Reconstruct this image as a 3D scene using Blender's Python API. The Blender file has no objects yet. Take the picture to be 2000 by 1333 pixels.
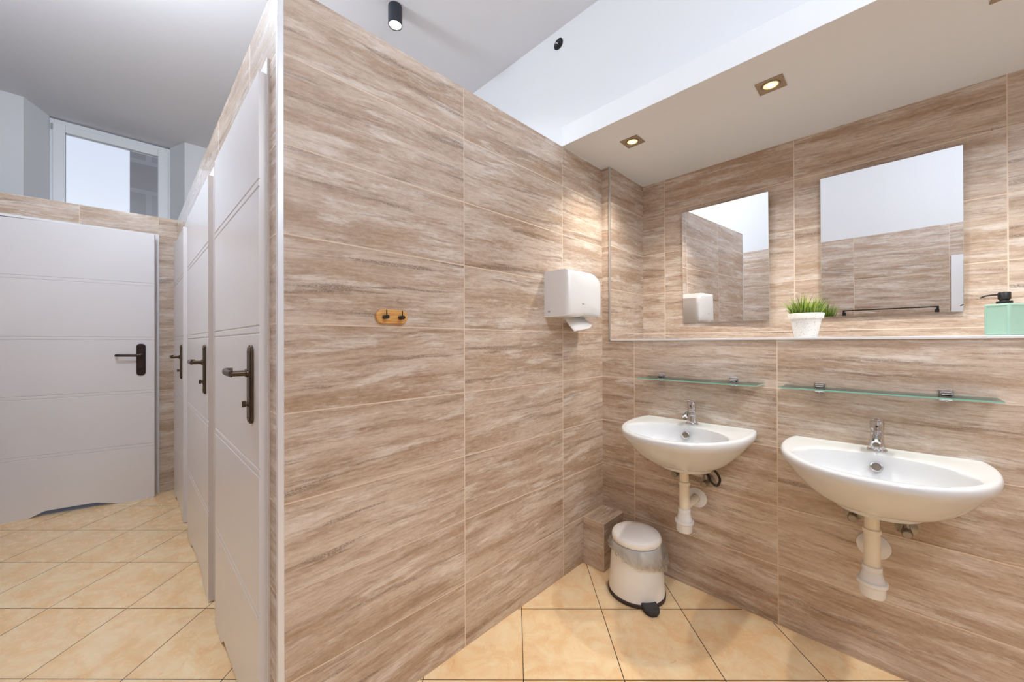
import bpy, bmesh, math, random
from mathutils import Vector, Matrix
random.seed(7)
PI = math.pi
C = bpy.context.scene.collection
SC = bpy.context.scene

# ------------------------------------------------------------------ helpers
def lin(c):
    r = []
    for v in c:
        v = v / 255.0
        r.append(v / 12.92 if v <= 0.04045 else ((v + 0.055) / 1.055) ** 2.4)
    return (*r, 1.0)

def tag(o, label=None, cat=None, group=None, kind=None):
    if label: o['label'] = label
    if cat: o['category'] = cat
    if group: o['group'] = group
    if kind: o['kind'] = kind
    return o

def empty(name, loc=(0, 0, 0), mat=None):
    o = bpy.data.objects.new(name, None)
    C.objects.link(o)
    o.empty_display_size = 0.05
    if mat is not None: o.matrix_world = mat
    else: o.location = loc
    return o

def obj(name, bm, mats, parent=None, smooth=None, bevel=None, seg=2, subsurf=0):
    """link a bmesh as ONE mesh object; smooth = auto smooth angle in degrees"""
    bmesh.ops.recalc_face_normals(bm, faces=bm.faces[:])
    me = bpy.data.meshes.new(name)
    if smooth is not None:
        for f in bm.faces: f.smooth = True
        a = math.radians(smooth)
        for e in bm.edges:
            if len(e.link_faces) == 2 and e.calc_face_angle(0) > a: e.smooth = False
    bm.to_mesh(me); bm.free()
    for m in (mats if isinstance(mats, (list, tuple)) else [mats]): me.materials.append(m)
    o = bpy.data.objects.new(name, me)
    C.objects.link(o)
    if parent is not None: o.parent = parent
    if bevel:
        b = o.modifiers.new('bevel', 'BEVEL'); b.width = bevel; b.segments = seg
        b.limit_method = 'ANGLE'; b.angle_limit = math.radians(40); b.harden_normals = False
    if subsurf:
        s = o.modifiers.new('sub', 'SUBSURF'); s.levels = subsurf; s.render_levels = subsurf
    return o

def box(bm, x0, x1, y0, y1, z0, z1, mat=0, M=None):
    """box with metric UVs (u along the wall, v up)"""
    uvl = bm.loops.layers.uv.verify()
    vs = [Vector(p) for p in ((x0,y0,z0),(x1,y0,z0),(x1,y1,z0),(x0,y1,z0),(x0,y0,z1),(x1,y0,z1),(x1,y1,z1),(x0,y1,z1))]
    bv = [bm.verts.new(M @ v if M else v) for v in vs]
    for idx, ax in (((0,3,2,1),2),((4,5,6,7),2),((0,1,5,4),1),((2,3,7,6),1),((1,2,6,5),0),((3,0,4,7),0)):
        f = bm.faces.new([bv[i] for i in idx]); f.material_index = mat
        for l, i in zip(f.loops, idx):
            p = vs[i]
            l[uvl].uv = (p.y, p.z) if ax == 0 else (p.x, p.z) if ax == 1 else (p.x, p.y)
    return bm

def NB(): return bmesh.new()
def bx(*a, **k): return box(NB(), *a, **k)

def frame_from(axis):
    z = Vector(axis).normalized()
    x = z.orthogonal().normalized(); y = z.cross(x)
    return x, y, z

def lathe(bm, prof, org=(0,0,0), axis=(0,0,1), n=32, cap0=True, cap1=True, mat=0, sx=1.0, sy=1.0, xdir=None):
    x, y, z = frame_from(axis)
    if xdir is not None:
        x = (Vector(xdir) - Vector(xdir).dot(z) * z).normalized(); y = z.cross(x)
    o = Vector(org); rings = []
    for r, h in prof:
        if r < 1e-6: rings.append([bm.verts.new(o + z*h)]); continue
        rings.append([bm.verts.new(o + z*h + x*(r*sx*math.cos(2*PI*i/n)) + y*(r*sy*math.sin(2*PI*i/n))) for i in range(n)])
    skin(bm, rings, cap0, cap1, mat)
    return bm

def skin(bm, rings, cap0=True, cap1=True, mat=0, closed=True):
    for a, b in zip(rings, rings[1:]):
        n = max(len(a), len(b))
        for i in range(n if closed else n-1):
            j = (i+1) % n
            if len(a) == 1 and len(b) == 1: continue
            if len(a) == 1: vs = (a[0], b[i], b[j])
            elif len(b) == 1: vs = (a[i], a[j], b[0])
            else: vs = (a[i], a[j], b[j], b[i])
            f = bm.faces.new(vs); f.material_index = mat
    if cap0 and len(rings[0]) > 2: bm.faces.new(rings[0][::-1]).material_index = mat
    if cap1 and len(rings[-1]) > 2: bm.faces.new(rings[-1]).material_index = mat

def tube(bm, pts, rad, n=12, mat=0, flat=1.0, up=(0,0,1)):
    """swept tube through pts; rad float or list; flat scales the 'up' radius"""
    pts = [Vector(p) for p in pts]
    rads = rad if isinstance(rad, (list, tuple)) else [rad]*len(pts)
    rings = []; prev = None
    for i, p in enumerate(pts):
        t = (pts[min(i+1, len(pts)-1)] - pts[max(i-1, 0)]).normalized()
        if prev is None:
            u = Vector(up)
            s = t.cross(u)
            if s.length < 1e-4: s = t.orthogonal()
            s.normalize()
        else:
            s = prev - prev.dot(t)*t; s.normalize()
        w = s.cross(t).normalized(); prev = s
        rings.append([bm.verts.new(p + s*(rads[i]*math.cos(2*PI*k/n)) + w*(rads[i]*flat*math.sin(2*PI*k/n))) for k in range(n)])
    skin(bm, rings, True, True, mat)
    return bm

def smoothpath(pts, k=6):
    pts = [Vector(p) for p in pts]; out = []
    P = [pts[0]*2-pts[1]] + pts + [pts[-1]*2-pts[-2]]
    for i in range(1, len(P)-2):
        for j in range(k):
            t = j/k; a,b,c,d = P[i-1],P[i],P[i+1],P[i+2]
            out.append(0.5*((2*b)+(c-a)*t+(2*a-5*b+4*c-d)*t*t+(3*b-a-3*c+d)*t**3))
    out.append(pts[-1]); return out

def prism(bm, poly, h, org, ex, ey, mat=0):
    """poly in (ex, ey) extruded along ex x ey by h"""
    ex = Vector(ex).normalized(); ey = Vector(ey).normalized(); n = ex.cross(ey); o = Vector(org)
    a = [bm.verts.new(o + ex*p[0] + ey*p[1]) for p in poly]
    b = [bm.verts.new(o + ex*p[0] + ey*p[1] + n*h) for p in poly]
    skin(bm, [a, b], True, True, mat)
    return bm

def rrect(w, h, r, n=6):
    out = []
    for cx, cy, a0 in ((w/2-r, h/2-r, 0), (-w/2+r, h/2-r, 90), (-w/2+r, -h/2+r, 180), (w/2-r, -h/2+r, 270)):
        for i in range(n+1):
            a = math.radians(a0 + 90*i/n); out.append((cx+r*math.cos(a), cy+r*math.sin(a)))
    return out

# ------------------------------------------------------------------ materials
def newmat(name):
    m = bpy.data.materials.new(name); m.use_nodes = True
    nt = m.node_tree; nt.nodes.clear()
    out = nt.nodes.new('ShaderNodeOutputMaterial')
    return m, nt, out

class G:
    def __init__(s, nt): s.nt = nt
    def put(s, sock, v):
        if isinstance(v, bpy.types.NodeSocket): s.nt.links.new(v, sock)
        elif v is not None: sock.default_value = v
    def math(s, op, a, b=None, c=None, clamp=False):
        n = s.nt.nodes.new('ShaderNodeMath'); n.operation = op; n.use_clamp = clamp
        s.put(n.inputs[0], a)
        if b is not None: s.put(n.inputs[1], b)
        if c is not None: s.put(n.inputs[2], c)
        return n.outputs[0]
    def mix(s, f, a, b, mode='MIX'):
        n = s.nt.nodes.new('ShaderNodeMix'); n.data_type = 'RGBA'; n.blend_type = mode
        s.put(n.inputs[0], f); s.put(n.inputs[6], a); s.put(n.inputs[7], b)
        return n.outputs[2]
    def xyz(s, x, y, z):
        n = s.nt.nodes.new('ShaderNodeCombineXYZ')
        for i, v in enumerate((x, y, z)): s.put(n.inputs[i], v)
        return n.outputs[0]
    def noise(s, vec, scale=1.0, detail=4, rough=.55, dist=0.0, out=0):
        n = s.nt.nodes.new('ShaderNodeTexNoise')
        s.put(n.inputs['Vector'], vec); n.inputs['Scale'].default_value = scale
        n.inputs['Detail'].default_value = detail; n.inputs['Roughness'].default_value = rough
        n.inputs['Distortion'].default_value = dist
        return n.outputs[out]
    def rng(s, v, a, b, c=0.0, d=1.0, smooth=True):
        n = s.nt.nodes.new('ShaderNodeMapRange')
        if smooth: n.interpolation_type = 'SMOOTHSTEP'
        s.put(n.inputs[0], v)
        for i, q in enumerate((a, b, c, d)): s.put(n.inputs[i+1], q)
        return n.outputs[0]
    def bsdf(s, color, rough=.5, metal=0.0, spec=.5, bump=None, bstr=.2, bdist=.01, **kw):
        n = s.nt.nodes.new('ShaderNodeBsdfPrincipled')
        s.put(n.inputs['Base Color'], color); s.put(n.inputs['Roughness'], rough); s.put(n.inputs['Metallic'], metal)
        n.inputs['Specular IOR Level'].default_value = spec
        for k, v in kw.items(): s.put(n.inputs[k], v)
        if bump is not None:
            b = s.nt.nodes.new('ShaderNodeBump'); b.inputs['Strength'].default_value = bstr; b.inputs['Distance'].default_value = bdist
            s.put(b.inputs['Height'], bump); s.nt.links.new(b.outputs[0], n.inputs['Normal'])
        return n.outputs[0]

def plain(name, rgb, rough=.5, metal=0.0, spec=.5, var=.04, nscale=6.0, bstr=0.0, **kw):
    """procedural paint / plastic / metal with a slight tonal mottling"""
    m, nt, out = newmat(name); g = G(nt)
    tc = nt.nodes.new('ShaderNodeTexCoord').outputs['Object']
    n = g.noise(tc, nscale, 4)
    c = lin(rgb); lo = tuple(max(0, v*(1-var)) for v in c[:3]) + (1,); hi = tuple(min(1, v*(1+var)) for v in c[:3]) + (1,)
    col = g.mix(n, lo, hi)
    b = g.bsdf(col, rough, metal, spec, bump=g.noise(tc, nscale*14, 3) if bstr else None, bstr=bstr, bdist=.002, **kw)
    nt.links.new(b, out.inputs[0]); return m

def tile_mat(name, tw, u0, v0=0.0, th=.25, seed=0.0, grout_w=.0040):
    """glossy striated stone tile, stack bond, joints at u0 + k*tw and v0 + k*th"""
    m, nt, out = newmat(name); g = G(nt)
    uv = nt.nodes.new('ShaderNodeUVMap')
    sep = nt.nodes.new('ShaderNodeSeparateXYZ'); nt.links.new(uv.outputs[0], sep.inputs[0])
    U = g.math('DIVIDE', g.math('SUBTRACT', sep.outputs[0], u0), tw)
    V = g.math('DIVIDE', g.math('SUBTRACT', sep.outputs[1], v0), th)
    cu, cv = g.math('FLOOR', U), g.math('FLOOR', V)
    fu, fv = g.math('SUBTRACT', U, cu), g.math('SUBTRACT', V, cv)
    eu = g.math('MULTIPLY', g.math('MINIMUM', fu, g.math('SUBTRACT', 1.0, fu)), tw)
    ev = g.math('MULTIPLY', g.math('MINIMUM', fv, g.math('SUBTRACT', 1.0, fv)), th)
    e = g.math('MINIMUM', eu, ev)
    gm = g.rng(e, grout_w*.35, grout_w*.62, 1.0, 0.0)
    wn = nt.nodes.new('ShaderNodeTexWhiteNoise'); wn.noise_dimensions = '3D'
    nt.links.new(g.xyz(cu, cv, 3.7+seed), wn.inputs['Vector'])
    rs = nt.nodes.new('ShaderNodeSeparateXYZ'); nt.links.new(wn.outputs['Color'], rs.inputs[0])
    lu = g.math('ADD', g.math('MULTIPLY', fu, tw), g.math('MULTIPLY', rs.outputs[0], 9.0))
    lv = g.math('ADD', g.math('MULTIPLY', fv, th), g.math('MULTIPLY', rs.outputs[1], 9.0))
    # the veins drift gently across the tile
    wob = g.noise(g.xyz(lu, g.math('MULTIPLY', lv, 2.0), rs.outputs[2]), 3.0, 2)
    lv2 = g.math('ADD', g.math('ADD', lv, g.math('MULTIPLY', lu, -.035)), g.math('MULTIPLY', g.math('SUBTRACT', wob, .5), .03))
    def st(su, sv, z, **k): return g.noise(g.xyz(g.math('MULTIPLY', lu, su), g.math('MULTIPLY', lv2, sv), z), 1.0, **k)
    big = st(1.2, 13.0, 1.0, detail=3, rough=.6)
    cloud = st(5.0, 21.0, 3.0, detail=6, rough=.72)
    mid = st(2.4, 40.0, 5.0, detail=5, rough=.7, dist=.1)
    strk = st(1.5, 24.0, 9.0, detail=4, rough=.66, dist=.15)
    thin = st(4.5, 110.0, 13.0, detail=3, rough=.65)
    grain = g.noise(g.xyz(g.math('MULTIPLY', lu, 150.0), g.math('MULTIPLY', lv2, 420.0), 2.0), 1.0, 2, .75)
    white = st(3.4, 20.0, 21.0, detail=6, rough=.72, dist=.15)
    col = g.mix(g.rng(big, .32, .66), lin((177, 153, 132)), lin((206, 189, 174)))
    col = g.mix(g.math('MULTIPLY', g.rng(cloud, .46, .66), .42), col, lin((160, 132, 110)))
    col = g.mix(g.math('MULTIPLY', g.rng(mid, .50, .68), .45), col, lin((152, 123, 101)))
    col = g.mix(g.math('MULTIPLY', g.rng(white, .50, .66), .72), col, lin((224, 216, 208)))
    sm = g.math('MULTIPLY', g.rng(strk, .55, .66), g.rng(grain, .40, .58, .18, 1.0))
    col = g.mix(g.math('MULTIPLY', sm, .74), col, lin((104, 83, 72)))
    col = g.mix(g.math('MULTIPLY', g.rng(thin, .54, .70), .40), col, lin((138, 109, 89)))
    # broken knots
    kn = nt.nodes.new('ShaderNodeTexVoronoi'); kn.feature = 'F1'; kn.inputs['Scale'].default_value = 1.0
    nt.links.new(g.xyz(g.math('MULTIPLY', lu, 3.2), g.math('MULTIPLY', lv2, 8.0), 4.0), kn.inputs['Vector'])
    rip = g.math('SINE', g.math('MULTIPLY', g.math('ADD', kn.outputs['Distance'], g.math('MULTIPLY', grain, .05)), 70.0))
    km = g.math('MULTIPLY', g.rng(kn.outputs['Distance'], .15, .03), g.rng(rip, .0, .9))
    col = g.mix(g.math('MULTIPLY', km, .40), col, lin((128, 103, 86)))
    col = g.mix(.42, col, g.mix(grain, (.2, .2, .2, 1), (.8, .8, .8, 1)), 'SOFT_LIGHT')
    mot = g.noise(g.xyz(g.math('MULTIPLY', lu, 34.0), g.math('MULTIPLY', lv2, 130.0), 6.0), 1.0, 3, .7)
    col = g.mix(.40, col, g.mix(g.rng(mot, .3, .7), (.25, .25, .25, 1), (.75, .75, .75, 1)), 'SOFT_LIGHT')
    gr = g.mix(g.noise(g.xyz(sep.outputs[0], sep.outputs[1], 0.0), 9.0, 3), lin((205, 184, 162)), lin((230, 213, 196)))
    col = g.mix(gm, col, gr)
    rough = g.rng(gm, 0, 1, .13, .75)
    h = g.math('SUBTRACT', 1.0, gm)
    b = g.bsdf(col, rough, 0.0, .5, bump=h, bstr=.35, bdist=.0015)
    nt.links.new(b, out.inputs[0]); return m

def floor_mat():
    m, nt, out = newmat('peach_marble_floor_tile'); g = G(nt)
    uv = nt.nodes.new('ShaderNodeUVMap')
    sep = nt.nodes.new('ShaderNodeSeparateXYZ'); nt.links.new(uv.outputs[0], sep.inputs[0])
    s = .3565; dx = g.math('SUBTRACT', sep.outputs[0], -.444); dy = g.math('SUBTRACT', sep.outputs[1], -.262)
    c, k = .7046, .7096
    U = g.math('DIVIDE', g.math('SUBTRACT', g.math('MULTIPLY', dx, c), g.math('MULTIPLY', dy, k)), s)
    V = g.math('DIVIDE', g.math('ADD', g.math('MULTIPLY', dx, k), g.math('MULTIPLY', dy, c)), s)
    cu, cv = g.math('FLOOR', U), g.math('FLOOR', V)
    fu, fv = g.math('SUBTRACT', U, cu), g.math('SUBTRACT', V, cv)
    e = g.math('MULTIPLY', g.math('MINIMUM', g.math('MINIMUM', fu, g.math('SUBTRACT', 1.0, fu)), g.math('MINIMUM', fv, g.math('SUBTRACT', 1.0, fv))), s)
    wn = nt.nodes.new('ShaderNodeTexWhiteNoise'); wn.noise_dimensions = '3D'
    nt.links.new(g.xyz(cu, cv, 1.3), wn.inputs['Vector'])
    rs = nt.nodes.new('ShaderNodeSeparateXYZ'); nt.links.new(wn.outputs['Color'], rs.inputs[0])
    gw = g.rng(rs.outputs[2], 0, 1, .0011, .0019, smooth=False)
    gm = g.math('LESS_THAN', e, gw)
    vec = g.xyz(g.math('ADD', fu, g.math('MULTIPLY', rs.outputs[0], 11.0)), g.math('ADD', fv, g.math('MULTIPLY', rs.outputs[1], 11.0)), 0.0)
    a = g.noise(vec, 3.2, 6, .62, .7)
    b = g.noise(vec, 9.0, 6, .66, 1.0)
    col = g.mix(g.rng(a, .3, .72), lin((242, 202, 150)), lin((252, 230, 190)))
    col = g.mix(g.math('MULTIPLY', g.rng(b, .52, .72), .45), col, lin((220, 164, 110)))
    # thin pale veins
    v1 = g.math('ABSOLUTE', g.math('SUBTRACT', g.noise(vec, 3.0, 5, .6, 1.6), .5))
    v2 = g.noise(vec, 5.0, 3)
    vm = g.math('MULTIPLY', g.rng(v1, .0, .012, 1.0, 0.0), g.rng(v2, .5, .66))
    col = g.mix(g.math('MULTIPLY', vm, .75), col, lin((252, 236, 208)))
    col = g.mix(gm, col, lin((62, 50, 42)))
    bs = g.bsdf(col, g.rng(b, .3, .7, .20, .30), 0.0, .45, bump=g.math('SUBTRACT', 1.0, gm), bstr=.4, bdist=.001)
    nt.links.new(bs, out.inputs[0]); return m

def emit(name, rgb, strength):
    m, nt, out = newmat(name)
    e = nt.nodes.new('ShaderNodeEmission'); e.inputs[0].default_value = rgb if len(rgb) == 4 else lin(rgb); e.inputs[1].default_value = strength
    nt.links.new(e.outputs[0], out.inputs[0]); return m

def sheet(name, tint, gloss=.1, rough=.02, trans=1.0, diff=(.8,.8,.8,1)):
    """thin clear sheet: see-through with a fresnel reflection and a little haze"""
    m, nt, out = newmat(name)
    t = nt.nodes.new('ShaderNodeBsdfTransparent'); t.inputs[0].default_value = tint
    gl = nt.nodes.new('ShaderNodeBsdfGlossy'); gl.inputs['Roughness'].default_value = rough
    lw = nt.nodes.new('ShaderNodeFresnel'); lw.inputs[0].default_value = 1.45
    mx = nt.nodes.new('ShaderNodeMixShader')
    nt.links.new(lw.outputs[0], mx.inputs[0]); nt.links.new(t.outputs[0], mx.inputs[1]); nt.links.new(gl.outputs[0], mx.inputs[2])
    last = mx.outputs[0]
    if trans < 1:
        d = nt.nodes.new('ShaderNodeBsdfTranslucent'); d.inputs[0].default_value = diff
        d2 = nt.nodes.new('ShaderNodeBsdfDiffuse'); d2.inputs[0].default_value = diff
        md = nt.nodes.new('ShaderNodeMixShader'); md.inputs[0].default_value = .5
        nt.links.new(d.outputs[0], md.inputs[1]); nt.links.new(d2.outputs[0], md.inputs[2])
        m2 = nt.nodes.new('ShaderNodeMixShader'); m2.inputs[0].default_value = 1-trans
        nt.links.new(last, m2.inputs[1]); nt.links.new(md.outputs[0], m2.inputs[2]); last = m2.outputs[0]
    nt.links.new(last, out.inputs[0]); return m

T_PART = tile_mat('tile_partition', .630, -.375, seed=0)
T_SINK = tile_mat('tile_sink_wall', .6455, -.198, seed=5)
T_NICHE = tile_mat('tile_niche', .6485, -.1985, seed=9)
T_STALL = tile_mat('tile_stall_wall', .62, .95, seed=13)
T_END = tile_mat('tile_end_wall', .42, -1.797, v0=.07, seed=17)
T_BACK = tile_mat('tile_back_wall', .667, -.911, seed=21)
T_BOX = tile_mat('tile_boxing', .9, -.75, v0=.003, th=.2465, seed=27, grout_w=.002)
FLOOR = floor_mat()
FLOOR2 = plain('cubicle_floor_bluish_light', (186, 196, 220), .35, var=.06)  # bluish light on the cubicle floor is put into this colour
PAINT = plain('white_wall_paint', (224, 224, 226), .75, spec=.25, var=.012, nscale=2.5, bstr=.03)
CEIL = plain('ceiling_paint', (229, 228, 231), .8, spec=.2, var=.015, nscale=1.8, bstr=.03)
SOFFIT = plain('soffit_paint', (224, 226, 230), .8, spec=.2, var=.015, nscale=2.0)
DOORW = plain('door_white_laminate', (226, 224, 227), .28, spec=.45, var=.012, nscale=3)
FRAMEW = plain('door_frame_white', (229, 229, 231), .32, spec=.45, var=.01)
PVC = plain('window_white_pvc', (236, 238, 241), .3, var=.01)
ALU = plain('satin_white_trim', (226, 227, 233), .3, metal=.25, var=.02)
ALU2 = plain('satin_aluminium_trim', (200, 198, 196), .32, metal=.7, var=.03)
BRONZE = plain('aged_bronze', (88, 74, 62), .34, metal=.85, var=.15, nscale=20)
BRONZED = plain('dark_bronze', (62, 50, 50), .36, metal=.7, var=.12, nscale=20)
BLACK = plain('matt_black', (22, 21, 22), .4, var=.1)
NAVY = plain('dark_lamp_body', (44, 48, 58), .38, metal=.3, var=.08)
CHROME = plain('chrome', (214, 216, 220), .07, metal=1.0, var=.02)
STEEL = plain('dulled_steel', (150, 143, 134), .3, metal=.9, var=.2, nscale=40)
HOSE = plain('braided_hose', (52, 40, 32), .5, metal=.4, var=.3, nscale=120)
NICKEL = plain('brushed_bronze_nickel', (164, 146, 122), .36, metal=.45, var=.14, nscale=30)
CERAM = plain('white_ceramic', (216, 218, 221), .07, spec=.55, var=.006, nscale=2)
PIPEW = plain('off_white_plastic_pipe', (231, 222, 205), .35, var=.02)
PLASTW = plain('white_plastic', (229, 229, 231), .16, spec=.5, var=.008)
PAPER = plain('paper_towel', (238, 236, 234), .9, spec=.1, var=.02, nscale=60, bstr=.1)
BINW = plain('cream_white_bin_enamel', (247, 246, 244), .22, var=.01)
DGREY = plain('dark_grey_plastic', (52, 51, 54), .42, var=.06)
DBROWN = plain('dark_brown_rubber', (58, 46, 42), .5, var=.06)
MINT = plain('mint_ceramic', (152, 187, 171), .35, var=.02)
DARKHOLE = plain('dark_socket', (26, 24, 26), .7, var=.2)
BRICK = None
BAG = sheet('clear_plastic_bag', (.965, .96, .955, 1), rough=.18, trans=.76, diff=(.92, .91, .90, 1))
nt = BAG.node_tree; g = G(nt)
mp = nt.nodes.new('ShaderNodeMapping'); mp.inputs['Scale'].default_value = (16, 16, 7); mp.inputs['Rotation'].default_value = (.5, .3, 0)
nt.links.new(nt.nodes.new('ShaderNodeTexCoord').outputs['Object'], mp.inputs[0])
bp = nt.nodes.new('ShaderNodeBump'); bp.inputs['Strength'].default_value = 1.0; bp.inputs['Distance'].default_value = .02
nt.links.new(g.math('ABSOLUTE', g.math('SUBTRACT', g.noise(mp.outputs[0], 1.0, 4, .55, 1.5), .5)), bp.inputs['Height'])
for n_ in nt.nodes:
    if 'Normal' in n_.inputs and n_ is not bp: nt.links.new(bp.outputs[0], n_.inputs['Normal'])
    if n_.type == 'FRESNEL': n_.inputs[0].default_value = 1.6
PANE = sheet('window_glass', (.98, .99, 1, 1))
GLASS = sheet('shelf_glass', (.955, .985, .972, 1))
EDGE = plain('green_glass_edge', (138, 200, 182), .12, spec=.6, var=.12, nscale=12)
MIRROR, nt, out = newmat('mirror_silver'); g = G(nt)
nt.links.new(g.bsdf((.865, .87, .885, 1), .0, 1.0), out.inputs[0])
MEDGE = plain('mirror_glass_edge', (196, 188, 172), .2, var=.05)

def wood_mat():
    m, nt, out = newmat('bamboo_wood'); g = G(nt)
    tc = nt.nodes.new('ShaderNodeTexCoord').outputs['Object']
    mp = nt.nodes.new('ShaderNodeMapping'); mp.inputs['Scale'].default_value = (14, 30, 160); nt.links.new(tc, mp.inputs[0])
    n = g.noise(mp.outputs[0], 1.0, 4, .6, .3)
    col = g.mix(g.rng(n, .3, .7), lin((196, 138, 70)), lin((226, 176, 108)))
    nt.links.new(g.bsdf(col, .45), out.inputs[0]); return m
WOOD = wood_mat()

def speckle_mat():
    m, nt, out = newmat('speckled_white_pot'); g = G(nt)
    tc = nt.nodes.new('ShaderNodeTexCoord').outputs['Object']
    v = nt.nodes.new('ShaderNodeTexVoronoi'); v.inputs['Scale'].default_value = 190; nt.links.new(tc, v.inputs['Vector'])
    msk = g.math('MULTIPLY', g.rng(v.outputs['Distance'], .30, .16), g.math('GREATER_THAN', g.noise(tc, 150, 1), .53))
    col = g.mix(msk, lin((234, 233, 229)), g.mix(g.noise(tc, 60, 1), lin((84, 92, 102)), lin((150, 120, 92))))
    nt.links.new(g.bsdf(col, .6), out.inputs[0]); return m
POT = speckle_mat()

def grass_mat():
    m, nt, out = newmat('artificial_grass'); g = G(nt)
    at = nt.nodes.new('ShaderNodeAttribute'); at.attribute_name = 'tone'
    col = g.mix(at.outputs['Fac'], lin((52, 108, 36)), lin((192, 208, 96)))
    b = g.bsdf(col, .45, spec=.3); nt.links.new(b, out.inputs[0]); return m
GRASS = grass_mat()
SOIL = plain('dark_soil', (60, 70, 36), .9, var=.3, nscale=60)

def brick_mat():
    m, nt, out = newmat('outside_masonry'); g = G(nt)
    uv = nt.nodes.new('ShaderNodeUVMap')
    b = nt.nodes.new('ShaderNodeTexBrick'); nt.links.new(uv.outputs[0], b.inputs['Vector'])
    b.inputs['Color1'].default_value = lin((150, 146, 146)); b.inputs['Color2'].default_value = lin((134, 130, 130)); b.inputs['Mortar'].default_value = lin((150, 147, 148))
    b.inputs['Scale'].default_value = 1.0; b.inputs['Brick Width'].default_value = .9; b.inputs['Row Height'].default_value = .42; b.inputs['Mortar Size'].default_value = .03
    n = g.noise(uv.outputs[0], 5.0, 5)
    col = g.mix(.5, b.outputs[0], g.mix(n, (.3, .3, .3, 1), (.7, .7, .7, 1)), 'SOFT_LIGHT')
    nt.links.new(g.bsdf(col, .85), out.inputs[0]); return m
BRICK = brick_mat()

# ------------------------------------------------------------------ room shell
XB, YR, CZ = -2.75, -2.8, 3.205          # wall behind the camera, wall off to the right, ceiling height
def struct(name, bm, mats, label=None, cat=None, **k):
    o = obj(name, bm, mats, **k); o['kind'] = 'structure'
    if label: o['label'] = label
    if cat: o['category'] = cat
    return o

struct('floor', bx(XB-.1, .5, YR-.1, 4.2, -.06, 0), FLOOR, 'peach marbled floor tiles laid diagonally with thin dark joints', 'floor')
struct('ceiling', bx(XB-.1, .5, YR-.1, 4.2, CZ, CZ+.08), CEIL, 'grey-white painted main ceiling', 'ceiling')

# tiled partition with the coat hook
bm = NB(); box(bm, -1.631, 0, 0, .09, 0, 2.2)
struct('wall_partition', bm, T_PART, 'large tiled partition wall carrying the towel dispenser and coat hook', 'wall')

# stall wall: local a along the wall, b out into the corridor
D0 = Vector((-1.645, 0, 0)); DA = Vector((-.0139, 1, 0)).normalized(); DB = Vector((-DA.y, DA.x, 0))
DM = Matrix(((DA.x, DB.x, 0, D0.x), (DA.y, DB.y, 0, D0.y), (0, 0, 1, 0), (0, 0, 0, 1)))
LEAVES = [(.087, .85), (1.036, 1.89), (2.133, 2.84)]
ZD = 1.975
bm = NB()
edges = [0.012] + [q for l in LEAVES for q in (l[0]+.012, l[1]-.012)] + [2.957]
for i in range(0, len(edges), 2): box(bm, edges[i], edges[i+1], -.075, 0, 0, 2.2, M=DM)
for l in LEAVES: box(bm, l[0]+.012, l[1]-.012, -.075, 0, ZD+.02, 2.2, M=DM)
struct('wall_stalls', bm, T_STALL, 'narrow tiled wall holding the row of three stall doors', 'wall')

# end wall with the far door (turned a few degrees)
a = math.radians(3.4); L0 = Vector((-1.680, 2.957, 0)); LA = Vector((-math.cos(a), math.sin(a), 0)); LB = Vector((-math.sin(a), -math.cos(a), 0))
LM = Matrix(((LA.x, LB.x, 0, L0.x), (LA.y, LB.y, 0, L0.y), (0, 0, 1, 0), (0, 0, 0, 1)))
def lbox(bm, a0, a1, b0, b1, z0, z1, mat=0):
    n0 = len(bm.faces); box(bm, a0, a1, b0, b1, z0, z1, mat, M=LM)
    uvl = bm.loops.layers.uv.verify(); bm.faces.ensure_lookup_table()
    for f in bm.faces[n0:]:
        for l in f.loops: l[uvl].uv = (L0.x - l[uvl].uv[0], l[uvl].uv[1])
bm = NB(); lbox(bm, 0, .112, -.1, 0, 0, 2.215); lbox(bm, .112, .93, -.1, 0, 2.074, 2.215); lbox(bm, .93, 1.07, -.1, 0, 0, 2.215)
struct('wall_end', bm, T_END, 'tiled end wall around the far white door below the window', 'wall')

# window wall with splayed reveal
YW, YG = 3.77, 4.02
bm = NB()
box(bm, XB, -2.571, YW, YG+.1, 0, CZ); box(bm, -1.582, .0, YW, YG+.1, 0, CZ); box(bm, -2.571, -1.582, YW, YG+.1, 0, 2.25)
for (xa, xb, s) in ((-2.571, -2.464, 1), (-1.582, -1.677, -1)):
    prism(bm, [(xa, YW), (xb, YG), (xb, YG+.1), (xa, YG+.1)] if s > 0 else [(xa, YW), (xa, YG+.1), (xb, YG+.1), (xb, YG)], CZ-2.25, (0, 0, 2.25), (1,0,0), (0,1,0))
struct('wall_window', bm, PAINT, 'white outer wall with a splayed window recess', 'wall')
w1 = empty('window_1', (-2.07, YG, 2.25)); tag(w1, 'white plastic framed window high above the far door', 'window', kind='structure')
def wx(bm, x0, x1, y0, y1, z0, z1): return box(bm, x0+2.07, x1+2.07, y0-YG, y1-YG, z0-2.25, z1-2.25)
bm = NB(); T = 3.19
wx(bm, -2.464, -2.437, YG, YG+.07, 2.25, T); wx(bm, -1.704, -1.677, YG, YG+.07, 2.25, T); wx(bm, -2.437, -1.704, YG, YG+.07, T-.035, T); wx(bm, -2.437, -1.704, YG, YG+.07, 2.25, 2.28)
obj('window_frame', bm, PVC, w1, bevel=.004)
bm = NB()
wx(bm, -2.445, -2.372, YG-.018, YG+.045, 2.27, 3.152); wx(bm, -1.768, -1.692, YG-.018, YG+.045, 2.27, 3.152); wx(bm, -2.372, -1.768, YG-.018, YG+.045, 3.084, 3.152); wx(bm, -2.372, -1.768, YG-.018, YG+.045, 2.27, 2.34)
obj('sash', bm, PVC, w1, bevel=.005)
obj('pane', wx(NB(), -2.374, -1.766, YG+.012, YG+.018, 2.335, 3.088), PANE, w1)
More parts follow.
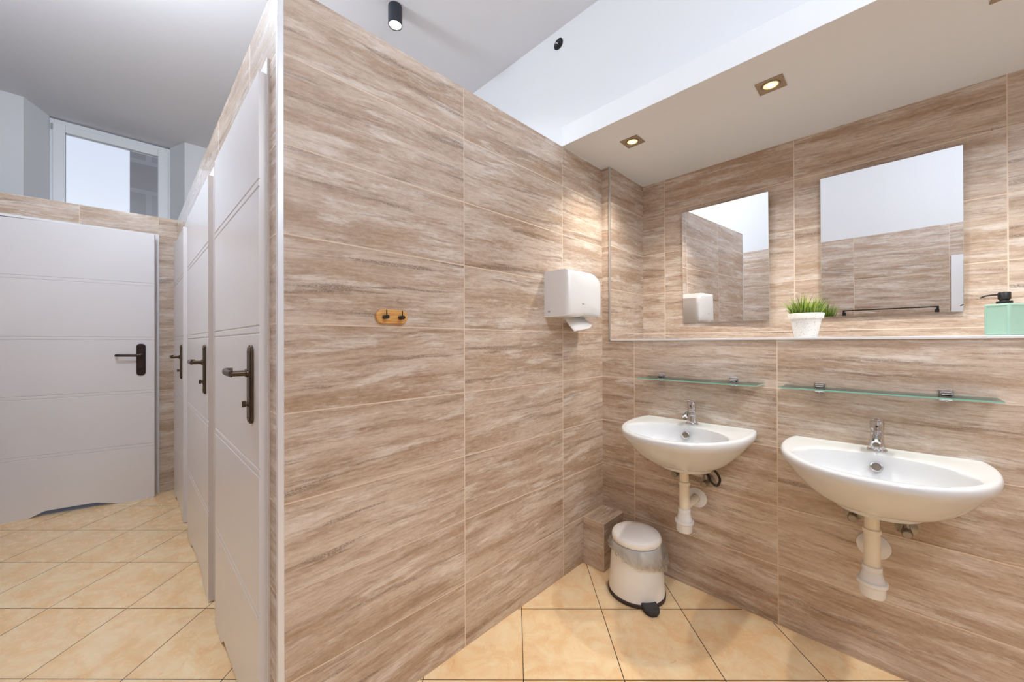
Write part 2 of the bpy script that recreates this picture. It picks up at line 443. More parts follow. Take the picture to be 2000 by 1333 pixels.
bm = NB(); lathe(bm, [(.008, 0), (.008, .05)], (-2.448+2.07, -.012, 3.10-2.25-.01), n=12)
obj('hinge', bm, ALU2, w1, smooth=40)
# neighbouring building seen through that window
bm = NB(); box(bm, -1.99, .5, 6.3, 9, 0, 7.0)
struct('wall_neighbour', bm, BRICK, 'grey masonry of the building outside the window', 'wall')

# upper wall, drop soffit, sink wall, niche
struct('wall_upper', bx(0, .12, -.0, 3.77, 0, CZ), PAINT, 'white wall behind the stalls', 'wall')
struct('wall_above_soffit', bx(0, .12, YR, 0, 2.3, CZ), PAINT, 'white painted wall above the drop soffit', 'wall')
struct('ceiling_soffit', bx(-.375, .42, YR, 0, 2.2, 2.3), [SOFFIT], 'white drop soffit over the washbasins', 'ceiling', bevel=.0015)
bm = NB(); box(bm, 0, .40, YR, -.055, 0, 1.2035)
struct('wall_sinks', bm, T_SINK, 'tiled lower wall behind the two washbasins', 'wall')
bm = NB(); box(bm, 0, .40, -.055, .0, 0, 2.2)
struct('wall_niche_side', bm, T_SINK, 'narrow tiled return at the left end of the niche', 'wall')
bm = NB(); box(bm, .40, .50, YR, 0, 1.2, 2.2)
struct('wall_niche', bm, T_NICHE, 'tiled back of the long recessed niche with mirrors', 'wall')
# ledge edging and upright edging of the niche, corner edging of the partition
struct('trim_1', bx(-.005, .398, YR, -.047, 1.2035, 1.213), ALU, 'white edging strip along the niche ledge', 'trim', bevel=.0015)
struct('trim_2', bx(-.005, .004, -.056, -.046, 1.2035, 2.2), ALU2, 'upright metal edging at the left end of the niche', 'trim', bevel=.0015)
struct('trim_3', bx(-1.6465, -1.630, -.0025, .013, 0, 2.2), ALU, 'white corner strip on the near edge of the tiled partition', 'trim', bevel=.002)

# tiled boxing in the corner
bm = NB(); box(bm, -.2, 0, -.128, 0, 0, .2495)
struct('wall_boxing', bm, T_BOX, 'low tiled pipe boxing in the corner behind the bin', 'boxing')
bm = NB(); box(bm, -.202, -.1985, -.1295, -.126, 0, .2505); box(bm, -.2025, 0, -.1305, -.1275, .2475, .2515); box(bm, -.2025, -.1995, -.1305, 0, .2475, .2515)
struct('trim_4', bm, plain('beige_tile_edging', (206, 188, 164), .4), 'thin metal edging round the top of the corner boxing', 'trim')

# wall behind the camera (seen in the mirrors) and wall off to the right
bm = NB(); box(bm, XB-.1, XB, YR, 3.85, 0, 2.2)
struct('wall_opposite', bm, T_BACK, 'tiled opposite wall seen reflected in the mirrors', 'wall')
struct('wall_opposite_upper', bx(XB-.1, XB, YR, 3.85, 2.2, CZ), PAINT, 'white upper part of the opposite wall seen in the mirrors', 'wall')
bm = NB()
box(bm, XB, .5, YR-.1, YR, 0, 1.1); box(bm, XB, -1.95, YR-.1, YR, 1.1, 2.2); box(bm, -.75, .5, YR-.1, YR, 1.1, 2.2)
struct('wall_side', bm, T_BACK, 'tiled side wall to the right of the washbasins', 'wall')
bm = NB(); box(bm, XB, -1.95, YR-.1, YR, 2.2, CZ); box(bm, -.75, .5, YR-.1, YR, 2.2, CZ); box(bm, -1.95, -.75, YR-.1, YR, 2.9, CZ)
struct('wall_side_upper', bm, PAINT, 'white upper part of the side wall', 'wall')
w2 = empty('window_added', (-1.35, YR-.05, 2.0)); tag(w2, 'added unseen window bringing daylight through the side wall', 'window', kind='structure')
bm = NB()  # this unseen side window is added to bring in daylight
for (x0, x1, z0, z1) in ((-.6, -.54, -.9, .9), (.54, .6, -.9, .9), (-.54, .54, .84, .9), (-.54, .54, -.9, -.84), (-.03, .03, -.84, .84)): box(bm, x0, x1, -.03, .03, z0, z1)
obj('window_frame', bm, PVC, w2, bevel=.004)
obj('pane', bx(-.54, -.03, -.003, .003, -.84, .84), PANE, w2)
obj('pane', bx(.03, .54, -.003, .003, -.84, .84), PANE, w2)

# ------------------------------------------------------------------ doors
def leaf_bm(width, z1, thick=.04, z0=.006, notch=None):
    """leaf in local (a, b, z): front face at b = 0, thickness towards -b; ventilation notch at the foot; paired grooves"""
    n0, n1, n2, n3 = notch or (.2*width, .2*width+.05, .8*width-.05, .8*width)
    poly = [(0, z0), (n0, z0), (n1, z0+.036), (n2, z0+.036), (n3, z0), (width, z0), (width, z1), (0, z1)]
    bm = NB(); prism(bm, poly, thick, (0, 0, 0), (1, 0, 0), (0, 0, 1))   # ex x ey = -b
    for zg in (1.655, 1.235, .826, .415):
        for zc in (zg+.011, zg-.011):
            for dz in (-.0035, 0, .0035):
                geom = bm.verts[:] + bm.edges[:] + bm.faces[:]
                bmesh.ops.bisect_plane(bm, geom=geom, plane_co=(0, 0, zc+dz), plane_no=(0, 0, 1), dist=1e-6)
            for v in bm.verts:
                if abs(v.co.z - zc) < 1e-4 and v.co.y > -1e-4: v.co.y -= .0035
    return bm

def handle(parent, a, zc, mat, lever_dir=1, h=.235, w=.044):
    """lever handle on a long back plate; local frame a, b, z; plate centred at (a, zc)"""
    bm = NB()
    for (ww, hh, rr, b0, b1) in ((w, h, w*.42, 0, .007), (w-.010, h-.010, w*.36, .006, .0105)):
        prism(bm, rrect(ww, hh, rr), -(b1-b0), (a, b0, zc), (1, 0, 0), (0, 0, 1))
    pl = obj('handle_plate', bm, mat, parent, smooth=30, bevel=.0012)
    zl = zc + .034
    d = lever_dir
    bm = NB(); lathe(bm, [(.013, .008), (.013, .016), (.009, .018), (.0085, .05)], (a, 0, zl), (0, 1, 0), n=20)
    pts = smoothpath([(a-.008*d, .052, zl), (a+.03*d, .053, zl), (a+.085*d, .053, zl+.001), (a+.118*d, .048, zl+.001), (a+.130*d, .036, zl+.001), (a+.130*d, .026, zl+.001)], 5)
    tube(bm, pts, .0062, 16, flat=1.6)
    obj('lever', bm, mat, pl, smooth=40)
    bm = NB(); lathe(bm, [(.010, .009), (.010, .013), (.006, .0135), (.006, .017)], (a, 0, zc-.058), (0, 1, 0), n=16)
    box(bm, a-.004, a+.004, .016, .025, zc-.067, zc-.049)
    obj('thumb_turn', bm, mat, pl, smooth=40)
    bm = NB()
    for s in (-1, 1): lathe(bm, [(.004, .0105), (.0035, .0118)], (a, 0, zc+s*(h/2-.02)), (0, 1, 0), n=12)
    obj('screw', bm, mat, pl)

DOORLBL = ['white stall door nearest to the tiled corner strip', 'white stall door in the middle of the row of three', 'white stall door at the far end of the row']
for i, (a0, a1) in enumerate(LEAVES):
    t = empty('door_%d' % (i+1), mat=DM @ Matrix.Translation((a0, 0, 0)))
    tag(t, DOORLBL[i], 'door', 'stall doors along the corridor', 'structure')
    w = a1-a0
    bm = leaf_bm(w, ZD); bmesh.ops.translate(bm, verts=bm.verts, vec=(0, .026, 0))
    obj('door_leaf', bm, DOORW, t, smooth=20)
    bm = NB()
    box(bm, -.006, .030, -.08, .0065, 0, ZD+.045); box(bm, w-.030, w+.006, -.08, .0065, 0, ZD+.045); box(bm, .030, w-.030, -.08, .0065, ZD-.02, ZD+.045)
    obj('door_frame', bm, FRAMEW, t, bevel=.002)
    hb = empty('handle', (0, 0, 0)); hb.parent = t; hb.location = (0, .026, 0)
    handle(hb, .083, 1.0735, BRONZE, 1)
    for zz in (.25, 1.0, 1.72):
        bm = NB(); lathe(bm, [(.007, 0), (.007, .07)], (w+.004, .012, zz), n=10)
        obj('hinge', bm, ALU2, t, smooth=40)

# far door, standing slightly ajar
LW = .795
hx = L0 + LA*(.928) + LB*(.004)
tip = Vector((-1.822, 2.866, 0))
da = (hx - tip); da.z = 0; LW = da.length; da.normalize(); db = Vector((da.y, -da.x, 0))
if db.y > 0: db = -db
FM = Matrix(((da.x, db.x, 0, tip.x), (da.y, db.y, 0, tip.y), (0, 0, 1, 0), (0, 0, 0, 1)))
t = empty('door_4', mat=FM); tag(t, 'white door in the tiled end wall, standing ajar below the window', 'door', kind='structure')
struct('floor_cubicle', box(NB(), .10, .72, -.75, -.034, 0, .003, M=FM), FLOOR2, 'cubicle floor under the far white door, coloured for bluish light', 'floor')
bm = leaf_bm(LW, 2.052, z0=-.0, notch=(.20, .31, .56, .635)); obj('door_leaf', bm, DOORW, t, smooth=20)
hb = empty('handle', (0, 0, 0)); hb.parent = t
handle(hb, .075, 1.0755, BRONZED, 1, h=.243, w=.052)
MI = FM.inverted() @ LM
bm = NB()
for (a0, a1, b0, b1, z0, z1) in ((.112, .142, -.1, .006, 0, 2.074), (.90, .932, -.1, .006, 0, 2.074), (.142, .90, -.1, .006, 2.058, 2.074)): box(bm, a0, a1, b0, b1, z0, z1, M=MI)
obj('door_frame', bm, FRAMEW, t, bevel=.002)

# door in the opposite wall, seen in the mirror
t = empty('door_5', (XB, -1.585, 0)); tag(t, 'pale grey door reflected at the right edge of the larger mirror', 'door', kind='structure')
bm = NB(); box(bm, -.0, .02, -.075, 0, 0, 1.90); box(bm, 0, .02, -.98, -.905, 0, 1.90); box(bm, 0, .02, -.905, -.075, 1.845, 1.90)
obj('door_frame', bm, FRAMEW, t, bevel=.002)
obj('door_leaf', bx(0, .009, -.898, -.087, .005, 1.838), DOORW, t)
obj('door_gap_shade', bx(0, .002, -.906, -.074, .0, 1.846), DGREY, t)  # dark sheet standing in for the shade in the gap round the leaf
hb = empty('handle', (0, 0, 0)); hb.parent = t
hb.matrix_local = Matrix(((0, 1, 0, .012), (1, 0, 0, -.9), (0, 0, 1, 0), (0, 0, 0, 1)))
handle(hb, .06, 1.0, BRONZE, 1)

# ------------------------------------------------------------------ mirrors
def mirror(yc, zc, w, h, yaw, tilt, x, label):
    n = Vector((-math.cos(yaw)*math.cos(tilt), math.sin(yaw)*math.cos(tilt), -math.sin(tilt)))
    ey = Vector((-math.sin(yaw), -math.cos(yaw), 0))       # to the right in the photo
    ez = ey.cross(-n).normalized()
    if ez.z < 0: ez = -ez
    M = Matrix(((ey.x, n.x, ez.x, x), (ey.y, n.y, ez.y, yc), (ey.z, n.z, ez.z, zc), (0, 0, 0, 1)))
    t = empty('wall_mirror', mat=M); tag(t, label, 'mirror', 'mirrors in the niche')
    obj('mirror_face', bx(-w/2+.001, w/2-.001, .0005, .0012, -h/2+.001, h/2-.001), MIRROR, t)
    obj('backing', bx(-w/2, w/2, -.0045, .0005, -h/2, h/2), MEDGE, t)
    obj('hanger_plate', bx(-.09, .09, -.0215 if yaw else -.0190, -.0045, .0, .12), DGREY, t)
mirror(-.5285, 1.6355, .436, .655, math.radians(1.94), math.radians(1.17), .378, 'frameless mirror reflecting the towel dispenser, left of the potted grass')
mirror(-1.169, 1.6395, .436, .654, 0, .0165, .381, 'frameless mirror between the potted grass and the soap dispenser')

# ------------------------------------------------------------------ washbasins
def radial(c, inside, th, rmax=.8):
    d = Vector((math.cos(th), math.sin(th))); lo, hi = 0.0, rmax
    for _ in range(34):
        m = (lo+hi)/2
        if inside(c[0]+d.x*m, c[1]+d.y*m): lo = m
        else: hi = m
    return Vector((c[0]+d.x*lo, c[1]+d.y*lo))

HW, DEP, ZR = .263, .478, .812
def in_rim(x, y):
    if x > 0: return False
    if x > -.12: return abs(y) <= HW - .016*((x+.12)/.12)**2
    return (abs(y)/HW)**2.15 + ((-x-.12)/(DEP-.12))**2.15 <= 1
def in_bowl(x, y):
    return (abs(y)/.209)**2.1 + (abs(x+.284)/.158)**2.1 <= 1
def in_foot(x, y): return (abs(y)/.108)**2 + (abs(x+.15)/.105)**2 <= 1
N = 96
cR, cB, cF = (-.25, 0), (-.25, 0), (-.15, 0)
TH = [2*PI*i/N for i in range(N)]
RIM = [radial(cR, in_rim, t) for t in TH]; BOWL = [radial(cB, in_bowl, t) for t in TH]; FOOT = [radial(cF, in_foot, t) for t in TH]
def basin_bm():
    bm = NB(); rings = []
    def ring(pts, zs):
        rings.append([bm.verts.new((p.x, p.y, z)) for p, z in zip(pts, zs if isinstance(zs, list) else [zs]*N)])
    def inset(P, c, d):
        out = []
        for p in P:
            v = Vector((p.x-c[0], p.y-c[1])); L = v.length
            q = p - v/L*min(d, L*.9)
            if p.x > -.0005: q = Vector((min(0.0, q.x), q.y))
            out.append(q)
        return out
    zb = ZR-.182
    ring([Vector(cF)+(p-Vector(cF))*.30 for p in FOOT], zb)
    ring(FOOT, zb); ring(FOOT, zb+.012)
    FO2 = [Vector(cF)+(p-Vector(cF))*1.05 for p in FOOT]
    ring(FO2, zb+.018)
    K = 12
    for i in range(1, K+1):
        L = i/K; s = 1-L**1.75
        ring([f.lerp(r, L) for f, r in zip(FO2, RIM)], (ZR-.024) - (ZR-.024-zb-.018)*s)
    ring(RIM, ZR-.009); ring(inset(RIM, cR, .003), ZR-.003); ring(inset(RIM, cR, .009), ZR)
    ring(inset(RIM, cR, .02), ZR-.001)
    # shelf down to the bowl lip
    src = inset(RIM, cR, .02)
    for f_, z_ in ((.30, -.0015), (.65, -.002), (.90, -.003)):
        ring([p.lerp(q, f_) for p, q in zip(src, BOWL)], ZR+z_)
    bc = Vector((-.262, 0))
    for sc, z in ((1.0, -.005), (.985, -.012), (.965, -.026), (.93, -.05), (.87, -.075), (.76, -.096), (.6, -.109), (.4, -.116), (.2, -.119), (.1, -.1195)):
        ring([bc*(1-sc)+p*sc for p in BOWL], ZR+z)
    skin(bm, rings, True, True)
    return bm

def washbasin(yc, label):
    t = empty('washbasin', (0, yc, 0)); tag(t, label, 'sink', 'wall-hung washbasins')
    obj('basin', basin_bm(), CERAM, t, smooth=50)
    ax = Vector((-1, 0, .30)).normalized(); o = Vector((-.1445, 0, ZR-.041))
    bm = NB(); lathe(bm, [(.0165, -.004), (.0165, .002), (.0125, .003), (.0115, -.001)], o, ax, n=28, cap0=False, cap1=False)
    obj('overflow_ring', bm, CHROME, t, smooth=40)
    bm = NB(); lathe(bm, [(.0122, -.002), (.0122, -.0006)], o, ax, n=20)
    obj('overflow_hole', bm, STEEL, t)
    bm = NB(); lathe(bm, [(.031, -.121), (.031, -.1165), (.024, -.1155), (0, -.117)], (-.262, 0, ZR), n=28)
    obj('drain_cover', bm, CHROME, t, smooth=40)
    return t
YS = (-.522, -1.147)
washbasin(YS[0], 'white wall-hung washbasin beside the pedal bin, under the shorter glass shelf')
washbasin(YS[1], 'white wall-hung washbasin farther from the bin, below the longer glass shelf')

def faucet(yc, label):
    t = empty('faucet', (-.068, yc, ZR-.002)); tag(t, label, 'faucet', 'chrome mixer taps')
    bm = NB(); lathe(bm, [(.027, 0), (.0275, .004), (.026, .008), (.022, .009)], n=36)
    obj('base_ring', bm, CHROME, t, smooth=40)
    bm = NB(); lathe(bm, [(.0215, .006), (.0205, .02), (.0185, .04), (.018, .055), (.019, .064), (.017, .072)], n=32)
    pts = smoothpath([(.004, 0, .046), (-.02, 0, .052), (-.048, 0, .055), (-.075, 0, .050), (-.086, 0, .044)], 5)
    tube(bm, pts, [.0165 - .0055*i/(len(pts)-1) for i in range(len(pts))], 20, flat=.85)
    obj('body', bm, CHROME, t, smooth=50)
    bm = NB(); lathe(bm, [(.009, 0), (.0095, .004), (.0095, .012)], (-.080, 0, .0305), (.18, 0, 1), n=20)
    obj('aerator', bm, STEEL, t, smooth=40)
    bm = NB(); lathe(bm, [(.0165, .070), (.0165, .074), (.0195, .076), (.0195, .101), (.017, .108), (.008, .1095)], n=32)
    cart = obj('cartridge_cap', bm, CHROME, t, smooth=40)
    bm = NB()
    pts = [(.012, .104), (-.012, .107), (-.035, .112), (-.058, .118), (-.071, .121)]
    wds = [.017, .0185, .0155, .0125, .008]
    rings = []
    for (x, z), w in zip(pts, wds):
        rings.append([bm.verts.new((x, s*w, z+dz)) for s, dz in ((-1, 0), (-.8, .004), (.8, .004), (1, 0), (.8, -.003), (-.8, -.003))])
    skin(bm, rings)
    obj('lever', bm, CHROME, t, smooth=50, bevel=.0008)
    bm = NB(); lathe(bm, [(.0035, 0), (.0035, .002), (0, .0022)], (-.0192, 0, .088), (-1, 0, 0), n=14)
    obj('temperature_dot', bm, plain('dot_dark', (60, 60, 66), .3), cart)
    return t
faucet(YS[0], 'chrome mixer tap on the washbasin beside the bin')
faucet(YS[1], 'chrome mixer tap on the washbasin farther from the bin')

def trap(yc, label, bend):
    zb = ZR-.182
    t = empty('drain_trap', (-.155, yc, zb)); tag(t, label, 'pipe', 'white plastic drain traps')
    bm = NB(); lathe(bm, [(.026, -.0), (.026, -.008), (.0195, -.010), (.0195, -.075)], n=32); obj('tail_pipe', bm, PIPEW, t, smooth=40)
    bm = NB(); lathe(bm, [(.0205, -.066), (.0245, -.068), (.0245, -.080), (.0215, -.083), (.0215, -.21)], n=32); obj('lower_pipe', bm, PIPEW, t, smooth=40)
    bm = NB(); lathe(bm, [(.024, -.19), (.0265, -.191), (.0265, -.205), (.025, -.207), (.034, -.242), (.0345, -.246)], n=36); obj('upper_cup', bm, PLASTW, t, smooth=35)
    bm = NB(); lathe(bm, [(.036, -.240), (.0405, -.242), (.0405, -.252), (.036, -.255)], n=36); obj('locking_ring', bm, PLASTW, t, smooth=35)
    bm = NB(); lathe(bm, [(.035, -.252), (.0345, -.285), (.032, -.292), (.024, -.296), (0, -.297)], n=36)
    obj('bottle', bm, PLASTW, t, smooth=35)
    bm = NB(); lathe(bm, [(.018, .0), (.018, .14)], (.02, 0, -.185), (1, 0, 0), n=24)
    obj('outlet_pipe', bm, PIPEW, t, smooth=40)
    bm = NB(); lathe(bm, [(.018, .146), (.02, .142), (.047, .151), (.047, .1545)], (0, 0, -.185), (1, 0, 0), n=36)
    obj('rosette', bm, PLASTW, t, smooth=40)
trap(YS[0]+.004, 'white plastic drain trap under the washbasin beside the bin', 0)
trap(YS[1]+.012, 'white plastic drain trap under the washbasin farther from the bin', 1)

def valve(y, z, side, label, basin_y):
    t = empty('angle_valve', (0, y, z)); tag(t, label, 'valve', 'angle valves under the washbasins')
    bm = NB(); lathe(bm, [(.029, .001), (.0285, -.003), (.016, -.009), (.012, -.009)], (0, 0, 0), (1, 0, 0), n=28); obj('rosette', bm, STEEL, t, smooth=40)
    bm = NB(); lathe(bm, [(.010, -.008), (.010, -.034), (.013, -.034), (.013, -.05), (.009, -.052)], (0, 0, 0), (1, 0, 0), n=20)
    lathe(bm, [(.008, 0), (.008, .022), (.0105, .023), (.0105, .034)], (-.042, 0, .006), (0, 0, 1), n=8); obj('valve_body', bm, STEEL, t, smooth=35)
    bm = NB(); lathe(bm, [(.0145, -.053), (.015, -.056), (.0135, -.074), (.011, -.0765)], (0, 0, 0), (1, 0, 0), n=10); obj('knob', bm, STEEL, t, smooth=30)
    bm = NB(); dy = basin_y-y
    if side > 1: pts = [(-.042, 0, .038), (-.044, -.012, .070), (-.050, -.040, .068), (-.052, -.062, .035), (-.058, -.052, .005), (-.066, -.030, .020), (-.070, -.010, .062), (-.072, .004, .083)]
    else: pts = [(-.042, 0, .038), (-.045, dy*.08, .055), (-.06, dy*.22, .066), (-.068, dy*.34, .073)]
    tube(bm, smoothpath(pts, 7), .0055, 10); obj('flexible_hose', bm, HOSE, t, smooth=60)
valve(YS[0]+.082, .553, 1, 'angle valve left of the trap under the washbasin beside the bin', YS[0])
valve(YS[0]-.052, .540, 2, 'angle valve with a dark looped hose right of the nearer trap', YS[0])
valve(YS[1]+.066, .552, 1, 'angle valve left of the trap under the washbasin farther from the bin', YS[1])
valve(YS[1]-.072, .541, 1, 'angle valve right of the trap under the washbasin farther from the bin', YS[1])

# ------------------------------------------------------------------ glass shelves
def glass_shelf(y0, y1, z, dep, by, label):
    t = empty('glass_shelf', (0, (y0+y1)/2, z)); tag(t, label, 'shelf', 'glass shelves above the washbasins')
    yc = (y0+y1)/2
    bm = bx(-dep, -.002, y1-yc, y0-yc, 0, .0045)
    for f in bm.faces:
        c = f.calc_center_median()
        if abs(f.normal.z) < .5: pass
        f.material_index = 0 if (abs(c.z) < 1e-5 or abs(c.z-.0045) < 1e-5) else 1
    obj('glass_plate', bm, [GLASS, EDGE], t)
    for b in by:
        bm = NB(); box(bm, -.006, 0, b-yc-.017, b-yc+.017, -.016, .022); box(bm, -.030, -.006, b-yc-.013, b-yc+.013, -.012, -.0005); box(bm, -.028, -.006, b-yc-.013, b-yc+.013, .0048, .016)
        lathe(bm, [(.004, 0), (.004, .006)], (-.018, b-yc, -.018), n=12)
        obj('bracket', bm, CHROME, t, bevel=.0025)
glass_shelf(-.281, -.80, 1.0135, .142, (-.352, -.682), 'shorter clear glass shelf above the washbasin beside the bin')
glass_shelf(-.872, -1.418, 1.0125, .120, (-.985, -1.312), 'longer clear glass shelf above the washbasin farther from the bin')

# ------------------------------------------------------------------ paper towel dispenser
def dispenser():
    X0, X1, D, Z0, Z1 = -.520, -.232, .14, 1.318, 1.541
    t = empty('towel_dispenser', (X0, 0, Z0)); tag(t, 'white plastic paper towel dispenser mounted on the tiled partition', 'dispenser')
    w, h = X1-X0, Z1-Z0
    def outline(k, top_drop=0):
        r1, r2 = .014+.0*k, .012
        pts = []
        # front silhouette: gently domed top, large radius on the right shoulder
        top = []
        for i in range(13):
            u = i/12; x = u*w
            z = h - .004*(1-u)**2 - (.040*max(0, (u-.60)/.40)**3.0)
            top.append((x, z))
        pts = [(0.0, .0)] + [(w*.30, -.002), (w*.48, .006), (w*.8, .006), (w*.95, .0), (w, .012)] + [(w+.004*math.sin(PI*j/4), .012+(h-.068)*j/4) for j in range(1, 4)] + top[::-1]
        return pts
    base = outline(0)
    ctr = Vector((w/2, h/2))
    bm = NB(); rings = []
    for sc, y in ((1.0, .0008), (1.0, -.03), (1.0, -.105), (.992, -.122), (.97, -.134), (.93, -.1395), (.80, -.143), (.4, -.146)):
        rings.append([bm.verts.new((ctr.x+(p[0]-ctr.x)*sc, y, ctr.y+(p[1]-ctr.y)*sc)) for p in base])
    skin(bm, rings)
    obj('cover', bm, PLASTW, t, smooth=42)
    bm = NB(); prism(bm, rrect(.05, .012, .004), -.001, (.022+.0, -.142, .027), (1, 0, 0), (0, 0, 1)); bm.free()
    bm = NB(); lathe(bm, [(.006, 0), (.006, .0015), (.0045, .002)], (0, -.03, .026), (-1, 0, 0), n=16)
    obj('key_lock', bm, ALU2, t, smooth=40)
    # small dark maker's mark on the front
    bm = NB(); box(bm, .108, .118, -.1466, -.1445, .060, .0632); box(bm, .118, .134, -.1466, -.1445, .0612, .0622)
    obj('maker_mark', bm, DGREY, t)
    bm = NB()
    rows = []
    for j in range(9):
        v = j/8; row = []
        for i in range(13):
            u = i/12
            x = .085 + .17*u + .018*v*(1-u) - .01*v
            y = -.045 - .052*v - .025*math.sin(PI*u)*v - .012*v*v
            z = .012 - .082*v*(1-.55*u**2) + .006*math.sin(u*5)*v
            row.append(bm.verts.new((x, y, z)))
        rows.append(row)
    for a_, b_ in zip(rows, rows[1:]):
        for i in range(12): bm.faces.new((a_[i], a_[i+1], b_[i+1], b_[i]))
    o = obj('paper_sheet', bm, PAPER, t, smooth=60)
    s = o.modifiers.new('solid', 'SOLIDIFY'); s.thickness = .0012
dispenser()

# ------------------------------------------------------------------ coat hook
t = empty('coat_hook', (-1.314, 0, 1.2835)); tag(t, 'small bamboo coat hook with two black pegs on the tiled partition', 'hook')
bm = NB(); prism(bm, rrect(.112, .048, .0238, 10), .013, (0, .001, 0), (1, 0, 0), (0, 0, 1))
bmesh.ops.rotate(bm, verts=bm.verts, cent=(0, 0, 0), matrix=Matrix.Rotation(0, 3, 'Y'))
mn = min(v.co.y for v in bm.verts)
if mn > -.005:
    for v in bm.verts: v.co.y = -v.co.y
obj('back_plate', bm, WOOD, t, smooth=30, bevel=.0025)
for x in (-.030, .026):
    bm = NB(); lathe(bm, [(0, .010), (.006, .0105), (.0068, .013), (.0068, .036), (.006, .039), (0, .0395)], (x, 0, -.003), (0, -1, 0), n=20)
    lathe(bm, [(.0017, 0), (.0017, .0185)], (x, -.030, .001), (0, 0, 1), n=10)
    obj('peg', bm, BLACK, t, smooth=40)

# ------------------------------------------------------------------ lamps
def lens_mat():
    m, nt, out = newmat('lit_lens'); g = G(nt)
    tc = nt.nodes.new('ShaderNodeTexCoord').outputs['Object']
    sp = nt.nodes.new('ShaderNodeSeparateXYZ'); nt.links.new(tc, sp.inputs[0])
    d = g.math('SQRT', g.math('ADD', g.math('POWER', sp.outputs[0], 2), g.math('POWER', sp.outputs[1], 2)))
    e = nt.nodes.new('ShaderNodeEmission')
    nt.links.new(g.mix(g.rng(d, .004, .018), (1, .93, .72, 1), (1, .72, .36, 1)), e.inputs[0])
    nt.links.new(g.rng(d, .003, .017, 9.0, 1.7), e.inputs[1])
    nt.links.new(e.outputs[0], out.inputs[0]); return m
LITLENS = lens_mat(); LITLENS.cycles.emission_sampling = 'NONE'   # the spot inside lights the room
COOLLENS = emit('cool_lens', (255, 246, 228), 6.0); COOLLENS.cycles.emission_sampling = 'NONE'
def light(name, kind, loc, energy, color, parent=None, **k):
    l = bpy.data.lights.new(name, kind); l.energy = energy; l.color = color
    for a_, v in k.items(): setattr(l, a_, v)
    o = bpy.data.objects.new(name, l); C.objects.link(o); o.location = loc
    if parent is not None: o.parent = parent
    return o

SPOT_E, CYL_E, DOME_E, WORLD_E = 30.0, 70.0, 72.0, .99
def soffit_spot(y, label):
    t = empty('recessed_spotlight', (-.163, y, 2.2)); tag(t, label, 'lamp', 'recessed spotlights in the soffit')
    # square plate with a round opening
    bm = NB(); n = 32; s = .045
    sq, ci, ci2 = [], [], []
    for i in range(n):
        a_ = 2*PI*i/n + PI/4; c, d = math.cos(a_), math.sin(a_); k = s/max(abs(c), abs(d))
        sq.append((c*k, d*k)); ci.append((c*.034, d*.034)); ci2.append((c*.031, d*.031))
    R = [[bm.verts.new((x, y_, 0)) for x, y_ in sq], [bm.verts.new((x, y_, -.003)) for x, y_ in sq], [bm.verts.new((x, y_, -.003)) for x, y_ in ci], [bm.verts.new((x, y_, -.0005)) for x, y_ in ci2]]
    skin(bm, R, True, False)
    obj('mounting_plate', bm, NICKEL, t, smooth=25)
    bm = NB(); lathe(bm, [(.030, -.0006), (.030, -.0034), (.0265, -.0042), (.0245, -.002), (.0245, -.0006)], n=36, cap0=False, cap1=False)
    obj('swivel_ring', bm, NICKEL, t, smooth=40)
    bm = NB(); lathe(bm, [(.0245, -.0006), (.0245, -.0012), (.012, -.0024), (0, -.0027)], n=32)
    obj('lens', bm, LITLENS, t, smooth=60)
    light('spot_beam', 'SPOT', (0, 0, -.012), SPOT_E, (1, .93, .82), t, spot_size=math.radians(125), spot_blend=.9, shadow_soft_size=.022)
for y, s in ((-.277, 'square recessed soffit spotlight nearest the tiled partition'), (-.857, 'square recessed soffit spotlight above the gap between the mirrors'),
             (-1.44, 'square recessed soffit spotlight cut by the top right picture corner'), (-2.02, 'square recessed soffit spotlight beyond the soap dispenser')):
    soffit_spot(y, s)

def cylinder_lamp(x, y, label):
    t = empty('ceiling_spotlight', (x, y, CZ)); tag(t, label, 'lamp')
    bm = NB(); lathe(bm, [(.040, 0), (.0405, -.002), (.0405, -.112), (.0385, -.114), (.036, -.112), (.034, -.098)], n=40, cap1=False)
    obj('housing', bm, NAVY, t, smooth=40)
    bm = NB(); lathe(bm, [(.0345, -.104), (.020, -.094), (.018, -.092)], n=36, cap0=False)
    obj('reflector', bm, PLASTW, t, smooth=40)
    bm = NB(); lathe(bm, [(.034, -.1085), (.031, -.1095), (0, -.1105)], n=36)
    obj('lens', bm, COOLLENS, t, smooth=60)
    light('lamp_beam', 'SPOT', (0, 0, -.125), CYL_E, (.90, .95, 1), t, spot_size=math.radians(150), spot_blend=.9, shadow_soft_size=.034)
cylinder_lamp(-.825, .895, 'dark cylindrical spotlight on the ceiling behind the partition')

DOMEM = emit('fill_lamp_glow', (.83, .93, 1.035, 1), DOME_E)
DOMEC = emit('fill_lamp_glow_strong', (.83, .93, 1.035, 1), DOME_E*1.55)
def globe(x, y, r, drop, m, label):  # opal globes added out of view to brighten room and corridor
    t = empty('added_fill_lamp', (x, y, CZ)); tag(t, label, 'lamp', 'added unseen fill globes')
    bm = NB(); lathe(bm, [(.055, 0), (.055, -.018), (.012, -.024), (.008, -.03), (.008, -drop+r+.02), (.03, -drop+r+.012), (.034, -drop+r-.012)], n=36); obj('fill_lamp_stem', bm, PLASTW, t, smooth=40)
    bm = NB(); lathe(bm, [(r*math.sin(a_*PI/14), -drop-r*math.cos(a_*PI/14)) for a_ in range(0, 14)] + [(0, -drop+r)], n=28)
    obj('fill_globe', bm, m, t, smooth=60)
globe(-1.40, -2.02, .14, .62, DOMEM, 'added unseen opal globe brightening the main room')
globe(-2.22, 1.0, .13, .31, DOMEC, 'added unseen opal globe brightening the stall corridor')

